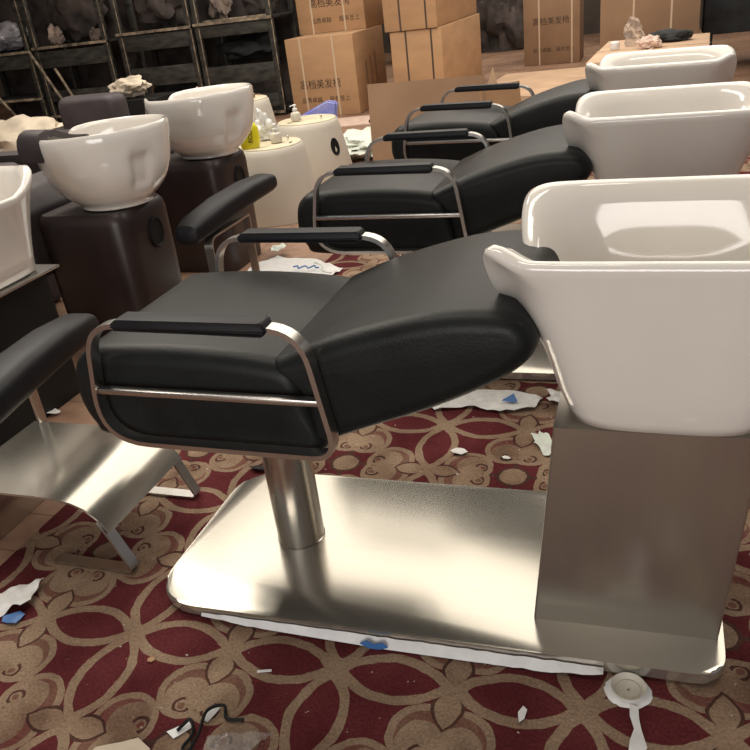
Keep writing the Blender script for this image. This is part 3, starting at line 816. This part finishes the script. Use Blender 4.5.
# cream heaps behind the left chairs
loose('cream_fabric_heap', 'pile of cream fabric at the left edge below the racks', 'fabric', lump((-4.75, 5.25, .38), (.42, .24, .17), 41, .35, 1.6, flat=.243), M['cream_cloth'])
loose('heap_table', 'low brown crate under the cream fabric at the left edge', 'crate', box(-5.25, -3.75, 4.95, 5.6, .001, .24, .01), M['carton_dark'])
loose('cream_fabric_heap', 'smaller cream fabric pile just left of the upper plum backrest', 'fabric', lump((-3.98, 5.25, .38), (.22, .18, .15), 42, .35, 1.6, flat=.243), M['cream_cloth'])
loose('cream_wrapping', 'pale cream wrapping poking up between upper plum backrest and farther bowl', 'wrapping', lump((-3.42, 5.75, .32), (.13, .10, .26), 43, .4, 1.8, flat=.001), M['cream_cloth'])
loose('cream_wrapping', 'bit of pale wrapping with laths above the upper plum backrest', 'wrapping', lump((-4.05, 5.80, .66), (.17, .10, .08), 44, .4, 1.8, flat=.583), M['cream_cloth'])
loose('storage_bin', 'dark bin under the pale wrapping behind the upper plum backrest', 'bin', prism(round_poly([(-4.35, 5.62), (-3.72, 5.62), (-3.72, 6.0), (-4.35, 6.0)], .05, 4), .001, .58, 'z', .01), M['hole'])

# right rear: dark cloth covered pieces
dk = thing('dark_cabinet', 'dark covered cabinet at the top right corner beyond the farthest basin', 'cabinet', (1.05, 9.6, 0))
obj('cabinet_body', box(-.62, .9, -.3, .5, .34, 1.5, .02), M['cloth_black'], dk)
for x in (-.55, .82): obj('leg', box(x - .03, x + .03, -.25, -.19, .001, .34), M['rack'], dk)
dk2 = loose('dark_bundle', 'tall dark bundle at the right edge beyond the farthest basin', 'bundle', lump((1.25, 8.1, .42), (.34, .5, .5), 51, .25, 1.5, flat=.001), M['cloth_black'])
# far dim things between the cartons
for k, (x, y, rx, h) in enumerate(((-3.6, 13.0, .4, .55), (-2.3, 13.6, .4, .7), (-.4, 13.4, .35, .8))):
    loose('dark_heap', ('dim dark heap far back left of the lone carton', 'dim dark heap far back, against the lone carton', 'dim dark heap far back right of the lone carton')[k], 'heap', lump((x, y, h * .6), (rx, .4, h), 60 + k, .4, 1.7, flat=.001), M['cloth'])

# ---------------------------------------------------------------- litter
def litter(name, label, cat, outline, m='paper', z=CZ, amp=.006, seed=0, cuts=4, group=None):
    return loose(name, label, cat, crumple(outline, z, amp, seed, cuts=cuts), M[m], group, smooth=25)
litter('torn_paper', 'long torn white paper with blue print on the carpet behind the nearest backrest', 'paper', [(-.66, 2.08), (-.60, 2.02), (-.50, 2.05), (-.40, 2.03), (-.30, 2.06), (-.285, 2.13), (-.40, 2.16), (-.52, 2.15), (-.62, 2.15)], 'paper', seed=2, amp=.012)
tp = bpy.data.objects['torn_paper']
obj('blue_print', prism([(-.40, 2.075), (-.355, 2.075), (-.372, 2.12)], CZ + .020, CZ + .0235, 'z'), M['blue'], tp, smooth=0)
litter('crumpled_scrap', 'crumpled dark and white scrap right of the long torn paper', 'scrap', ragged(-.235, 2.13, .05, .05, 3, 14, .6), 'paper', amp=.02, seed=3)
litter('paper_scrap', 'grey folded scrap on the carpet behind the steel plate', 'scrap', ragged(-.475, 1.80, .032, .022, 5, 6, .3), 'paper', amp=.008, seed=5)
litter('paper_scrap', 'tiny white chip on the carpet near the nearest pedestal', 'scrap', ragged(-.34, 1.79, .014, .009, 6, 6, .3), 'paper', amp=.004, seed=6)
litter('crumpled_scrap', 'crumpled foil-like scrap beside the nearest pedestal, behind the plate', 'scrap', ragged(-.25, 1.87, .030, .07, 7, 16, .6, .5), 'greenpaper', amp=.016, seed=7)
litter('torn_paper', 'large white paper with blue and green marks between nearest and middle seats', 'paper', [(-1.84, 3.12), (-1.62, 3.02), (-1.40, 3.10), (-1.36, 3.28), (-1.55, 3.42), (-1.78, 3.46), (-1.86, 3.36)], 'film', z=.001, amp=.014, seed=8, cuts=5)
wp = bpy.data.objects['torn_paper.001']
obj('blue_marks', tube(soft([(-1.60 + .017 * k, 3.25 + .02 * math.sin(k * 2.3) , .034) for k in range(9)], 4), .0035, 6), M['blue'], wp)
obj('green_string', tube(soft([(-1.52, 3.32, .032), (-1.46, 3.27, .034), (-1.43, 3.20, .034), (-1.38, 3.18, .030)], 5), .004, 6), M['greenpaper'], wp)
litter('crumpled_scrap', 'crumpled grey-green paper at the left end of the large white paper', 'scrap', ragged(-1.79, 3.50, .06, .06, 9, 14, .5), 'greenpaper', z=.02, amp=.03, seed=9)
litter('torn_paper', 'white and blue crumpled wrapper at the left edge below the steel footrest', 'wrapper', ragged(-1.355, 1.045, .055, .075, 21, 16, .55, -.3), 'paper', amp=.02, seed=21)
litter('blue_scrap', 'small blue scrap under the crumpled wrapper at the left edge', 'scrap', ragged(-1.325, .985, .03, .022, 22, 8, .3), 'blue', amp=.004, seed=22)
litter('paper_scrap', 'cream torn card on the carpet at the bottom edge, left', 'scrap', [(-.92, .735), (-.85, .77), (-.815, .755), (-.86, .665), (-.93, .655)], 'cream_cloth', amp=.003, seed=23)
litter('paper_label', 'small white label with dark print, left of the pair near the bottom', 'label', [(-.805, .795), (-.775, .825), (-.762, .815), (-.785, .785)], 'film', amp=.002, seed=24, cuts=2)
litter('paper_label', 'small upright white label, right of the pair near the bottom', 'label', [(-.752, .835), (-.745, .868), (-.730, .865), (-.738, .83)], 'film', amp=.004, seed=25, cuts=2)
loose('black_string', 'knotted black string beside the small labels near the bottom', 'string', tube(soft([(-.785, .80, .012), (-.768, .822, .020), (-.752, .80, .013), (-.756, .770, .012), (-.742, .765, .012), (-.738, .80, .018), (-.745, .845, .022), (-.722, .868, .016), (-.705, .845, .012), (-.672, .850, .012)]), .0032), M['hole'])
litter('clear_wrapper', 'crumpled clear cellophane wrapper on the carpet near the bottom', 'wrapper', [(-.72, .80), (-.66, .82), (-.60, .83), (-.635, .77), (-.66, .70), (-.70, .71)], 'clear', amp=.014, seed=26)
litter('torn_film', 'torn white film strip on the carpet below the round cap', 'film', [(.003, 1.035), (.018, 1.03), (.020, 1.005), (.024, .985), (.034, .95), (.024, .925), (.004, .93), (.006, .96), (.012, .985), (.004, 1.01)], 'film', amp=.005, seed=27, cuts=3)
litter('paper_scrap', 'small white torn scrap in a dark petal right of the plate film', 'scrap', [(-.185, .975), (-.178, .992), (-.170, .985), (-.172, .965), (-.180, .955), (-.183, .965)], 'film', amp=.004, seed=28, cuts=2)
litter('paper_scrap', 'white scrap at the right edge beside the plate corner', 'scrap', ragged(.245, 1.175, .018, .014, 29, 7, .3), 'film', amp=.006, seed=29, cuts=2)
litter('paper_scrap', 'white pointed scrap at the bottom edge, right', 'scrap', [(.09, .885), (.115, .915), (.14, .88), (.12, .86)], 'film', amp=.004, seed=30, cuts=2)
litter('paper_scrap', 'tiny orange-brown crumb in a petal at lower left', 'crumb', ragged(-.935, .945, .009, .008, 31, 6, .3), 'carton', amp=.003, seed=31, cuts=2)
litter('paper_scrap', 'tiny white sliver in the petal below the plate film', 'scrap', [(-.70, .965), (-.672, .973), (-.670, .968), (-.698, .960)], 'film', amp=.002, seed=32, cuts=1)
litter('paper_scrap', 'white crumb on the brown floor beside the padded rest', 'scrap', ragged(-1.92, 1.86, .05, .028, 33, 10, .4), 'paper', z=.001, amp=.01, seed=33)
litter('dark_scrap', 'small dark curled scrap beside the steel pole, on the carpet', 'scrap', ragged(-1.02, 1.64, .035, .018, 34, 10, .4), 'hole', amp=.01, seed=34)
